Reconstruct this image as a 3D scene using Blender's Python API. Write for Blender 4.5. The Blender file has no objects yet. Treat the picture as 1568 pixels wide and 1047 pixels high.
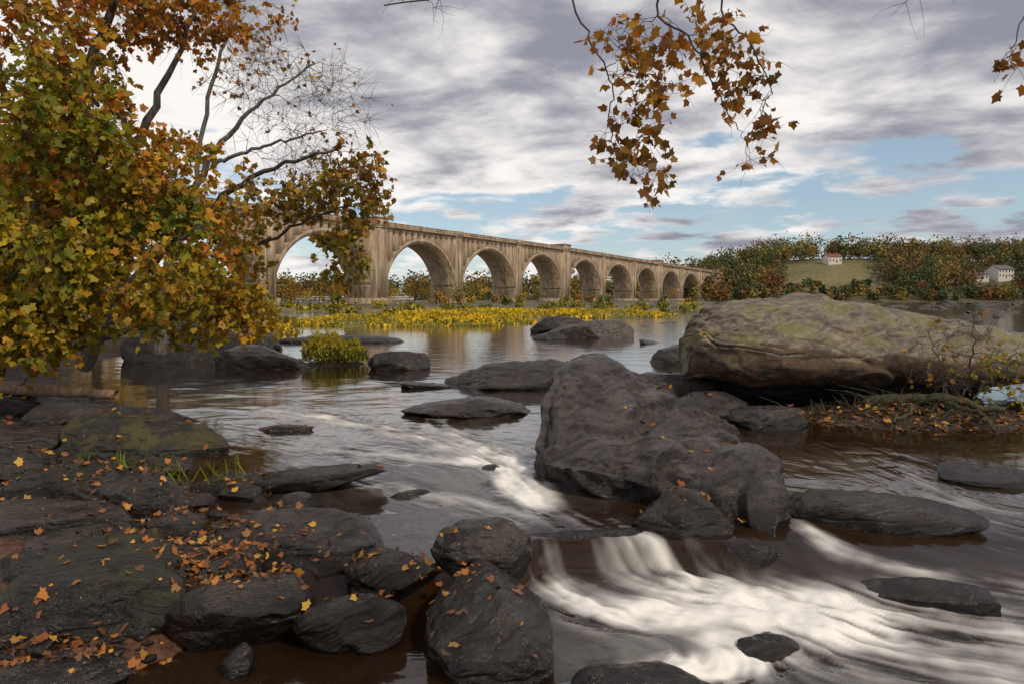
import bpy, bmesh, math, random
import numpy as np
from mathutils import Vector, Matrix
R = math.radians
scene = bpy.context.scene
rng = np.random.default_rng(7)

# ------------------------------------------------------------------ helpers
def sstep(a, b, x):
    t = np.clip((x - a) / (b - a), 0, 1)
    return t * t * (3 - 2 * t)

def _hash(ix, iy, iz, seed):
    n = (ix * 374761393 + iy * 668265263 + iz * 1440662683 + seed * 974634777) & 0xffffffff
    n = ((n ^ (n >> 13)) * 1274126177) & 0xffffffff
    n = n ^ (n >> 16)
    return (n & 0xffffff) / float(0xffffff)

def vnoise(p, seed=0):
    p = np.asarray(p, dtype=np.float64)
    i = np.floor(p).astype(np.int64)
    f = p - i
    f = f * f * (3 - 2 * f)
    out = 0
    flat = not p[:, 2].any()
    for dx in (0, 1):
        wx = f[:, 0] if dx else 1 - f[:, 0]
        for dy in (0, 1):
            wxy = wx * (f[:, 1] if dy else 1 - f[:, 1])
            for dz in ((0,) if flat else (0, 1)):
                wz = 1 if flat else (f[:, 2] if dz else 1 - f[:, 2])
                out = out + wxy * wz * _hash(i[:, 0] + dx, i[:, 1] + dy, i[:, 2] + dz, seed)
    return out * 2 - 1

def fbm(p, octv=4, seed=0, gain=0.5):
    a, s, tot = 1.0, 0, 0
    p = np.asarray(p, dtype=np.float64)
    off = np.array([11.3, 11.3, 0.0 if not p[:, 2].any() else 11.3])
    for k in range(octv):
        s = s + a * vnoise(p, seed + k * 17)
        tot += a
        a *= gain
        p = p * 2.03 + off
    return s / tot

def mesh_np(name, verts, loops, starts, mat=None, smooth=False, col=None, attrs=None, origin=None):
    verts = np.asarray(verts, dtype=np.float32).reshape(-1, 3)
    if origin is not None:
        verts = verts - np.asarray(origin, dtype=np.float32)
    me = bpy.data.meshes.new(name)
    me.vertices.add(len(verts))
    me.vertices.foreach_set("co", verts.ravel())
    me.loops.add(len(loops))
    me.loops.foreach_set("vertex_index", np.asarray(loops, dtype=np.int32))
    me.polygons.add(len(starts))
    me.polygons.foreach_set("loop_start", np.asarray(starts, dtype=np.int32))
    me.update(calc_edges=True)
    if smooth:
        me.polygons.foreach_set("use_smooth", np.ones(len(starts), dtype=bool))
    if col is not None:
        c = np.ones((len(verts), 4), dtype=np.float32)
        c[:, :3] = col
        at = me.color_attributes.new("col", 'FLOAT_COLOR', 'POINT')
        at.data.foreach_set("color", c.ravel())
    if attrs:
        for k, v in attrs.items():
            at = me.attributes.new(k, 'FLOAT', 'POINT')
            at.data.foreach_set("value", np.asarray(v, dtype=np.float32).ravel())
    ob = bpy.data.objects.new(name, me)
    if origin is not None:
        ob.location = origin
    scene.collection.objects.link(ob)
    if mat:
        me.materials.append(mat)
    return ob

def mesh_quads(name, verts, quads, **k):
    q = np.asarray(quads, dtype=np.int32)
    n = q.shape[1]
    return mesh_np(name, verts, q.ravel(), np.arange(len(q)) * n, **k)

def empty(name, loc):
    e = bpy.data.objects.new(name, None)
    e.location = loc
    e.empty_display_size = 0.5
    scene.collection.objects.link(e)
    return e

def parent(ch, par):
    ch.parent = par
    ch.matrix_parent_inverse = Matrix.Translation(-Vector(par.location))

def smooth_path(pts, n):
    pts = np.asarray(pts, float)
    k = len(pts)
    t = np.linspace(0, k - 1, n)
    out = np.zeros((n, pts.shape[1]))
    ext = np.vstack([2 * pts[0] - pts[1], pts, 2 * pts[-1] - pts[-2]])
    for q, tt in enumerate(t):
        i = min(int(tt), k - 2); f = tt - i
        p0, p1, p2, p3 = ext[i], ext[i + 1], ext[i + 2], ext[i + 3]
        out[q] = 0.5 * ((2 * p1) + (-p0 + p2) * f + (2 * p0 - 5 * p1 + 4 * p2 - p3) * f * f + (-p0 + 3 * p1 - 3 * p2 + p3) * f ** 3)
    return out

# ------------------------------------------------------------------ nodes
class NT:
    def __init__(s, tree):
        s.t = tree
        s.n = tree.nodes
        s.l = tree.links
    def node(s, ty, ins=None, **props):
        nd = s.n.new(ty)
        for k, v in props.items():
            setattr(nd, k, v)
        if ins:
            for k, v in ins.items():
                s.put(nd.inputs[k], v)
        return nd
    def put(s, sock, v):
        if isinstance(v, bpy.types.NodeSocket):
            s.l.new(v, sock)
        else:
            if sock.type == 'RGBA':
                if isinstance(v, (int, float)):
                    v = (v, v, v, 1)
                elif len(v) == 3:
                    v = (*v, 1)
            sock.default_value = v
    def math(s, op, a, b=0.0, c=0.0, clamp=False):
        nd = s.n.new('ShaderNodeMath')
        nd.operation = op
        nd.use_clamp = clamp
        s.put(nd.inputs[0], a); s.put(nd.inputs[1], b); s.put(nd.inputs[2], c)
        return nd.outputs[0]
    def mix(s, f, a, b, mode='MIX'):
        nd = s.n.new('ShaderNodeMix')
        nd.data_type = 'RGBA'
        nd.blend_type = mode
        nd.clamp_factor = True
        s.put(nd.inputs[0], f); s.put(nd.inputs[6], a); s.put(nd.inputs[7], b)
        return nd.outputs[2]
    def rng(s, v, a, b, c=0.0, d=1.0, smooth=True):
        nd = s.n.new('ShaderNodeMapRange')
        nd.interpolation_type = 'SMOOTHSTEP' if smooth else 'LINEAR'
        s.put(nd.inputs[0], v)
        for i, q in enumerate((a, b, c, d)):
            nd.inputs[i + 1].default_value = q
        return nd.outputs[0]
    def noise(s, vec, scale, detail=4, rough=0.55, dist=0.0):
        nd = s.node('ShaderNodeTexNoise', {'Vector': vec, 'Scale': scale, 'Detail': detail, 'Roughness': rough, 'Distortion': dist})
        return nd.outputs[0]
    def mapping(s, vec, scale=(1, 1, 1), rot=(0, 0, 0), loc=(0, 0, 0)):
        nd = s.node('ShaderNodeMapping', {'Vector': vec, 'Scale': scale, 'Rotation': rot, 'Location': loc})
        return nd.outputs[0]

def new_mat(name):
    m = bpy.data.materials.new(name)
    m.use_nodes = True
    m.node_tree.nodes.clear()
    n = NT(m.node_tree)
    out = n.node('ShaderNodeOutputMaterial')
    return m, n, out

def rock_mat(name, dark, light, rough=0.5, moss=0.0, mosscol=(0.07, 0.09, 0.015), strat=(0.9, 0.4), wet=True, bump=1.0, rust=0.3, side=None, sr=(0.15, 0.75), stscale=2.2, stretch=9):
    m, n, out = new_mat(name)
    geo = n.node('ShaderNodeNewGeometry')
    P = geo.outputs['Position']
    sep = n.node('ShaderNodeSeparateXYZ', {0: P})
    sn = n.node('ShaderNodeSeparateXYZ', {0: geo.outputs['Normal']})
    big = n.noise(P, 1.9, 3, 0.6)
    fine = n.noise(P, 55, 3, 0.7)
    mid = n.noise(P, 7, 5, 0.7, 0.3)
    warp = n.node('ShaderNodeVectorMath', {0: P, 1: n.node('ShaderNodeTexNoise', {'Vector': P, 'Scale': 0.9, 'Detail': 2.0}).outputs[1]}, operation='ADD').outputs[0]
    sp = n.mapping(n.mapping(warp, (1, 1, 1), (strat[0], strat[1], 0.4)), (1.0, 1.0, stretch))
    stn = n.noise(sp, stscale, 5, 0.62, 0.2)
    c = n.mix(n.rng(big, 0.35, 0.65), dark, light)
    if side:  # steep faces: painted shade on the dark rocks, real brown on the boulder
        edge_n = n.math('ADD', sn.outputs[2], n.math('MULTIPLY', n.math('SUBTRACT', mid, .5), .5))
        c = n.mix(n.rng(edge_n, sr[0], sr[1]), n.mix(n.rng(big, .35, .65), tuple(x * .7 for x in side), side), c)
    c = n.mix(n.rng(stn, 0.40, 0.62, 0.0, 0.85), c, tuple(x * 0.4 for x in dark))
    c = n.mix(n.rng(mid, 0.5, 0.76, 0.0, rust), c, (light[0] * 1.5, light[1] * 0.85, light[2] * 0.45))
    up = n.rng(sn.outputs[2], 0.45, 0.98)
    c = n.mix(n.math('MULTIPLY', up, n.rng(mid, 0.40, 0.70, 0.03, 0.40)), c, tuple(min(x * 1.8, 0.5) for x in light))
    c = n.mix(n.rng(fine, 0.35, 0.72, 0.0, 0.7), c, tuple(x * 0.35 for x in dark))
    if moss > 0:
        mm = n.math('MULTIPLY', n.rng(sn.outputs[2], 0.0, 0.5), n.rng(n.math('ADD', n.math('MULTIPLY', big, .55), n.math('MULTIPLY', mid, .45)), 0.62 - moss * 0.25, 0.70 - moss * 0.22))
        mc = n.mix(n.rng(fine, .3, .7), tuple(x * 0.5 for x in mosscol), tuple(x * 1.5 for x in mosscol))
        c = n.mix(n.math('MULTIPLY', mm, .85), c, mc)
    r = n.rng(mid, 0.3, 0.7, rough - 0.14, rough + 0.20)
    if wet:
        edge = n.math('ADD', sep.outputs[2], n.math('MULTIPLY', mid, -0.16))
        w = n.rng(edge, -0.06, 0.12, 1.0, 0.0)
        c = n.mix(w, c, n.mix(0.65, c, (0.008, 0.005, 0.0035)))
        r = n.mix(w, r, 0.14)
    h = n.math('ADD', n.math('MULTIPLY', stn, 1.0), n.math('ADD', n.math('MULTIPLY', mid, 0.6), n.math('MULTIPLY', fine, 0.22)))
    b = n.node('ShaderNodeBump', {'Height': h, 'Strength': 0.95 * bump, 'Distance': 0.05})
    p = n.node('ShaderNodeBsdfPrincipled', {'Base Color': c, 'Roughness': r, 'Normal': b.outputs[0]})
    n.l.new(p.outputs[0], out.inputs[0])
    return m

def attr_mat(name, rough=0.6, transl=0.0, spec=0.3):
    m, n, out = new_mat(name)
    a = n.node('ShaderNodeAttribute', attribute_name='col')
    c = a.outputs[0]
    p = n.node('ShaderNodeBsdfPrincipled', {'Base Color': c, 'Roughness': rough, 'Specular IOR Level': spec})
    if transl > 0:
        t = n.node('ShaderNodeBsdfTranslucent', {'Color': c})
        mx = n.node('ShaderNodeMixShader', {0: transl, 1: p.outputs[0], 2: t.outputs[0]})
        n.l.new(mx.outputs[0], out.inputs[0])
    else:
        n.l.new(p.outputs[0], out.inputs[0])
    return m

M_leaf = attr_mat('autumn_leaf', 0.5, 0.38)
M_litter = attr_mat('fallen_leaf', 0.55, 0.0)
M_far = attr_mat('distant_foliage', 0.8, 0.0, 0.1)
DS = (0.013, 0.0095, 0.0075)  # near-black for steep faces, shade put into the colour for depth
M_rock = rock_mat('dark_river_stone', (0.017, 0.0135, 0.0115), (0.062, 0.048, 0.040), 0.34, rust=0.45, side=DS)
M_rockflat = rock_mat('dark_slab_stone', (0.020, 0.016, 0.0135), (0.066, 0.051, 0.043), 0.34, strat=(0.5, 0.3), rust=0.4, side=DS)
M_main = rock_mat('striated_granite', (0.040, 0.033, 0.030), (0.115, 0.093, 0.084), 0.30, strat=(1.05, 0.35), rust=0.3, stscale=1.5, bump=1.5, stretch=10, side=(0.016, 0.012, 0.0105), sr=(0.30, 0.95))  # side colour paints shade on the flanks, against lighter dry tops
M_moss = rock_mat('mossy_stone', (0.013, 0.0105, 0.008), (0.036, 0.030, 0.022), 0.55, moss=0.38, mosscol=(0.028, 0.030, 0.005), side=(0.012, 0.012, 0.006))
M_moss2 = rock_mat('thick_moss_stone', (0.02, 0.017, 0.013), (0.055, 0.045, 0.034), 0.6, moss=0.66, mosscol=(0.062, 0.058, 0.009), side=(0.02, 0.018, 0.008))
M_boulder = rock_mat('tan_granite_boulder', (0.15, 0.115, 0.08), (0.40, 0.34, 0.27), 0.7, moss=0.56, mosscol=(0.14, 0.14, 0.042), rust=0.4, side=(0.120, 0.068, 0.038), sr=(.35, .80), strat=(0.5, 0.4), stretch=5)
M_farrock = rock_mat('bleached_river_rock', (0.045, 0.038, 0.034), (0.14, 0.115, 0.10), 0.6, wet=False, bump=0.4)

def bark_mat(name, c0, c1):
    m, n, out = new_mat(name)
    geo = n.node('ShaderNodeNewGeometry')
    v = n.mapping(geo.outputs['Position'], (1, 1, 0.3))
    a = n.noise(v, 16, 4, 0.7)
    c = n.mix(n.rng(a, 0.3, 0.7), c0, c1)
    b = n.node('ShaderNodeBump', {'Height': a, 'Strength': 0.9, 'Distance': 0.03})
    p = n.node('ShaderNodeBsdfPrincipled', {'Base Color': c, 'Roughness': 0.85, 'Normal': b.outputs[0]})
    n.l.new(p.outputs[0], out.inputs[0])
    return m
M_bark = bark_mat('bark', (0.025, 0.02, 0.016), (0.10, 0.085, 0.07))
M_barklight = bark_mat('sycamore_bark', (0.06, 0.05, 0.045), (0.20, 0.175, 0.15))

# ------------------------------------------------------------------ terrain
SY = np.array([-20, 2, 4.0, 4.6, 5, 6, 7, 8, 10, 12, 14, 20, 30, 50, 80, 100, 180, 300, 3000], float)
SX = np.array([-3.4, -3.2, -2.7, -2.1, -1.9, -2.3, -3.3, -4.2, -5.2, -6.8, -9.0, -12, -15, -21, -36, -48, -80, -100, -1000], float)

def terrain(x, y):
    p = np.stack([x, y, 0 * x], 1)
    dl = np.interp(y, SY, SX) - x + 0.5 * fbm(p * 0.9, 3, 3) * np.clip(y / 12, 0.5, 3)
    bed = -0.42 + 0.10 * fbm(p * 1.3, 4, 5)
    shallow = sstep(0.6, -0.6, x) * sstep(5.4, 4.6, y)
    bed = bed * (1 - shallow) + (-0.27 + 0.05 * fbm(p * 2.5, 3, 9)) * shallow
    land = np.where(y < 5.2, -0.12, -0.02)
    h = bed + (land - bed) * sstep(-0.9, 0.15, dl)
    dlp = np.clip(dl, 0, None)
    h = h + np.where(y < 12, np.minimum(dlp * 0.05, 0.7), np.minimum(dlp * 0.13, 3.0)) * sstep(0, 0.5, dlp)
    h = h + 0.09 * fbm(p * 2.2, 4, 8) * sstep(60, 20, y)
    r = ((x - 6.6) / 2.5) ** 2 + ((y - 11.4) / 1.7) ** 2
    h = np.maximum(h, 0.28 - 0.42 * r + 0.10 * fbm(p * 2, 3, 4))
    for (cx, cy, rx, ry, hh) in [(-8, 55, 11.5, 9, 0.45), (9, 76, 10, 9, 0.5), (-3, 86, 14, 9, 0.5), (-15, 39, 3.5, 3, 0.25)]:
        r = ((x - cx) / rx) ** 2 + ((y - cy) / ry) ** 2 + 0.35 * fbm(p * 0.15, 3, 2)
        h = np.maximum(h, hh * (1.3 - r * 1.5))
    t = x / np.maximum(y, 1)
    flat = sstep(96, 120, y + 8 * fbm(p * 0.03, 3, 12)) * sstep(0.31, 0.26, t + 0.02 * fbm(p * 0.03, 3, 1))
    h = np.maximum(h, -0.5 + 1.1 * flat + 0.002 * np.clip(y - 120, 0, 500) * flat)
    far = sstep(395, 425, y + 12 * fbm(p * 0.01, 2, 6))
    h = np.maximum(h, -0.5 + 2.8 * far)
    h = h + 31 * sstep(412, 560, y) * sstep(70, 250, x) + 4 * sstep(440, 900, y) + fbm(p * 0.008, 3, 5) * 3 * far
    return h

def axis(lo_u, hi_u, step, lo, hi, g):
    a = list(np.arange(lo_u, hi_u, step))
    s = step
    while a[-1] < hi:
        s *= g
        a.append(a[-1] + s)
    s = step
    b = [lo_u]
    while b[-1] > lo:
        s *= g
        b.append(b[-1] - s)
    return np.array(b[1:][::-1] + a)

def grid_faces(nx, ny):
    i = np.arange(nx - 1)[None, :] + np.arange(ny - 1)[:, None] * nx
    i = i.ravel()
    return np.stack([i, i + 1, i + 1 + nx, i + nx], 1)

gx = axis(-8, 8, 0.08, -2500, 2500, 1.045)
gy = axis(2.5, 13, 0.07, -30, 3500, 1.03)
X, Y = np.meshgrid(gx, gy)
X = X.ravel(); Y = Y.ravel()
Z = terrain(X, Y)
P = np.stack([X, Y, Z], 1)
nz1 = fbm(np.stack([X * 0.05, Y * 0.05, 0 * X], 1), 4, 21)[:, None]
nz2 = fbm(np.stack([X * 3, Y * 3, 0 * X], 1), 4, 22)[:, None]
near = np.array([0.040, 0.025, 0.016]) * (1 + 0.5 * nz2)
red = np.array([0.12, 0.050, 0.024]) * (1 + 0.5 * nz2)
shal = (sstep(0.8, -0.4, X) * sstep(6.2, 5.0, Y))[:, None]
near = near * (1 - shal) + red * shal
isl = np.array([0.17, 0.14, 0.03]) * (1 + 0.6 * nz1)
farc = np.array([0.10, 0.085, 0.034]) * (1 + 0.5 * nz1)
meadow = np.array([0.17, 0.145, 0.055]) * (1 + 0.4 * nz1)
w1 = (sstep(28, 36, Y) * (Z > 0))[:, None]
w2 = sstep(100, 130, Y)[:, None]
mm = (sstep(0.37, 0.40, X / np.maximum(Y, 1)) * sstep(0.56, 0.52, X / np.maximum(Y, 1)) * sstep(425, 450, Y) * sstep(545, 525, Y))[:, None]
C = near * (1 - w1) + isl * w1
C = C * (1 - w2) + farc * w2
C = C * (1 - mm) + meadow * mm
m_ground, n, out = new_mat('earth_and_gravel')
a = n.node('ShaderNodeAttribute', attribute_name='col')
geo = n.node('ShaderNodeNewGeometry')
n1 = n.noise(geo.outputs['Position'], 22, 5, 0.7)
n2 = n.noise(geo.outputs['Position'], 0.35, 4, 0.6)
c = n.mix(1.0, a.outputs[0], n.mix(n.rng(n1, 0.3, 0.7), (0.3, 0.3, 0.3), (1.6, 1.6, 1.6)), 'MULTIPLY')
c = n.mix(0.6, c, n.mix(n.rng(n2, 0.3, 0.7), (0.5, 0.5, 0.5), (1.4, 1.4, 1.4)), 'MULTIPLY')
b = n.node('ShaderNodeBump', {'Height': n1, 'Strength': 0.9, 'Distance': 0.04})
p = n.node('ShaderNodeBsdfPrincipled', {'Base Color': c, 'Roughness': 0.6, 'Normal': b.outputs[0]})
n.l.new(p.outputs[0], out.inputs[0])
ground = mesh_quads('ground', P, grid_faces(len(gx), len(gy)), mat=m_ground, smooth=True, col=C)

# ------------------------------------------------------------------ rocks
_ico = {}
def ico(sub):
    if sub not in _ico:
        bm = bmesh.new()
        bmesh.ops.create_icosphere(bm, subdivisions=sub, radius=1)
        v = np.array([q.co[:] for q in bm.verts])
        f = np.array([[q.index for q in fc.verts] for fc in bm.faces])
        bm.free()
        _ico[sub] = (v, f)
    return _ico[sub]

def euler(rx, ry, rz):
    return np.array(Matrix.Rotation(rz, 3, 'Z') @ Matrix.Rotation(ry, 3, 'Y') @ Matrix.Rotation(rx, 3, 'X'))

def rock_shape(seed, sub=6, planes=9, box=0.85, top=None):
    v, f = ico(sub)
    r = np.random.default_rng(seed)
    v = np.sign(v) * np.abs(v) ** box
    v = v * (1 + 0.24 * fbm(v * 1.1 + seed * 3.1, 3, seed))[:, None]
    for k in range(planes):
        nn = r.normal(size=3)
        nn[2] = nn[2] * 0.8 + 0.25
        nn /= np.linalg.norm(nn)
        d = r.uniform(0.62, 0.95)
        if k == 0 and top is not None:
            nn = np.array([r.normal(0, .14), r.normal(0, .14) - .05, 1.0]); nn /= np.linalg.norm(nn); d = top
        e = v @ nn - d
        push = np.where(e > 0, e * 0.82, 0)
        v = v - push[:, None] * nn
    return v, f

def detail(v, size, seed, k=1.0):
    q = v / size
    st = np.array(v) * np.array([0.9, 0.9, 3.2])
    d = 0.07 * fbm(q * 1.8 + seed, 5, seed) * size
    rid = 1 - np.abs(fbm(st * 1.6 + seed * 1.7, 4, seed + 5))
    d = d - 0.034 * size ** 0.5 * np.clip(rid - 0.86, 0, 1) * 5
    d = d + 0.012 * fbm(v * 9 + seed, 4, seed + 9)
    return d * k

def rock(name, x, y, z, rx, ry, rz, rot=0.0, seed=1, mat=None, sub=6, planes=9, box=0.85, tx=0.0, ty=0.0, top=None):
    v, f = rock_shape(seed, sub, planes, box, top)
    w = v * np.array([rx, ry, rz])
    nrm = v / np.array([rx, ry, rz]); nrm /= np.linalg.norm(nrm, axis=1)[:, None]
    size = (rx * ry * rz) ** (1 / 3)
    w = w + nrm * detail(w, size, seed)[:, None]
    w = w @ euler(tx, ty, rot).T
    return mesh_quads(name, w + np.array([x, y, z]), f, mat=mat or M_rock, smooth=True, origin=(x, y, z))

def loft(name, st, swap, zbot, under, mat, seed, k=1.0, lines=(0.35, 0.25, 1.0), nst=280, nr=270, groove=.16, freq=4.6, pw=.62, ledge=None):
    """rock lofted through cross sections: (station, lo, hi, z_lo, z_mid, z_hi, waist)"""
    q = smooth_path(st, nst)
    th = np.arange(nr) / nr * 2 * np.pi
    c, s = np.cos(th), np.sin(th)
    u = np.sign(c) * np.abs(c) ** .8
    S, lo, hi, z1, z2, z3, zb = [q[:, i][:, None] for i in range(7)]
    mid, half = (lo + hi) / 2, np.maximum((hi - lo) / 2, .01)
    uc = np.clip(u, -.85, .85)[None, :]
    zt = z2 + (z3 - z1) / 1.4 * uc + ((z1 + z3) / 2 - z2) / .49 * uc ** 2
    sa = np.abs(s)[None, :]
    z = np.where(s[None, :] > 0, zb + (zt - zb) * sa ** pw, zb - (zb - zbot) * sa ** .7)
    w = mid + half * u[None, :] * np.where(s[None, :] > 0, 1, 1 - under * sa)
    Sg = np.repeat(S, nr, 1)
    V = np.stack([Sg, w, z], -1) if swap else np.stack([w, Sg, z], -1)
    V = V.reshape(-1, 3)
    i = np.arange(nst - 1)[:, None] * nr + np.arange(nr)[None, :]
    j = np.arange(nst - 1)[:, None] * nr + (np.arange(nr)[None, :] + 1) % nr
    F = np.stack([i, j, j + nr, i + nr], -1).reshape(-1, 4)
    loops = np.concatenate([F.ravel(), np.arange(nr), np.arange(nr)[::-1] + (nst - 1) * nr])
    starts = np.concatenate([np.arange(len(F)) * 4, [len(F) * 4, len(F) * 4 + nr]])
    org = V.mean(0)
    ob = mesh_np(name, V, loops, starts, mat=mat, smooth=True, origin=org)
    me = ob.data
    no = np.empty(len(V) * 3, np.float32); me.vertices.foreach_get('normal', no); no = no.reshape(-1, 3).astype(float)
    if ((V - org) * no).sum(1).mean() < 0:
        me.flip_normals(); no = -no
    wp = V
    d = 0.14 * fbm(wp * 0.8 + seed, 3, seed) + 0.06 * fbm(wp * 2.1 + seed, 3, seed + 2)
    warp = fbm(wp * 0.7, 3, seed + 30)
    sv = (wp @ np.array(lines)) * freq + warp * 2.4
    g = 1 - np.abs(vnoise(np.stack([sv, wp[:, 0] * 0.25, wp[:, 1] * 0.25 + 3], 1), seed + 3))
    d = d - groove * np.clip(g - 0.75, 0, 1)
    g3 = fbm(np.stack([sv * 3.1, wp[:, 0] * 0.6, wp[:, 1] * 0.6 + 3], 1), 2, seed + 6)
    d = d + 0.024 * g3
    g2 = 1 - np.abs(fbm(wp * np.array([1.2, 0.8, 2.5]), 4, seed + 8))
    d = d - 0.28 * np.clip(g2 - 0.88, 0, 1)
    d = d + 0.013 * fbm(wp * 7, 4, seed + 9)
    if ledge:      # bedding ledges: slow rise then a short step down
        (lx, ly, lz, lf, la) = ledge
        s2 = (wp @ np.array([lx, ly, lz])) * lf + fbm(wp * .6, 3, seed + 44) * 1.5
        fr = s2 - np.floor(s2)
        saw = np.where(fr < .86, fr / .86, (1 - fr) / .14)
        d = d + la * (saw - .5) * (.5 + .5 * vnoise(wp * .9, seed + 50))
    me.vertices.foreach_set('co', (V - org + no * (d * k)[:, None]).astype(np.float32).ravel())
    me.update()
    return ob

# the long sculpted granite rock in mid-stream
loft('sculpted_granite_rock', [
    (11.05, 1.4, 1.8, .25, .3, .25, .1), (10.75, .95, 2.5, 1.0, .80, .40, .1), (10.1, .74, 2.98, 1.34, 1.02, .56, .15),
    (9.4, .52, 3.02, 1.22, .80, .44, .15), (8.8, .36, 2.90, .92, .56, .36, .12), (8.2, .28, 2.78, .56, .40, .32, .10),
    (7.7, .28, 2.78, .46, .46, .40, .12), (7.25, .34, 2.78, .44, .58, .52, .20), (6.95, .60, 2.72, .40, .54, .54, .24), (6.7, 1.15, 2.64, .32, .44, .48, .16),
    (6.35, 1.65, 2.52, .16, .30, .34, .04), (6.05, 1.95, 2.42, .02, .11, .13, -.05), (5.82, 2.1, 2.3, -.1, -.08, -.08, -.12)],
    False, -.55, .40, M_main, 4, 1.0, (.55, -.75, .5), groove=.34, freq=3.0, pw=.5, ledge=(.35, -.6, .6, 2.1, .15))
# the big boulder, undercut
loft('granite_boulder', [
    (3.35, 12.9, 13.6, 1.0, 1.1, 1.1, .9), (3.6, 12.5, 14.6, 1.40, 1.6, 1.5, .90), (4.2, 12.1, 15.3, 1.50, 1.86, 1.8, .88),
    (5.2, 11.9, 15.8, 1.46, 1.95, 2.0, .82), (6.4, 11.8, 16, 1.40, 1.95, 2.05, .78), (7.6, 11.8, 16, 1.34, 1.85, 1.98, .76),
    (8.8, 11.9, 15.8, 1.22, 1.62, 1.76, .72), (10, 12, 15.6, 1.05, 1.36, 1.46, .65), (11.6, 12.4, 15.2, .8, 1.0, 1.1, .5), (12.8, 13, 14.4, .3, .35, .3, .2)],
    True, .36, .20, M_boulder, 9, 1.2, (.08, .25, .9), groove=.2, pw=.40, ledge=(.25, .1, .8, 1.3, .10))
rock('river_rock', 7.0, 14.9, .05, 3.3, 1.5, .62, 0, 5, M_rock, 6)

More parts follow.
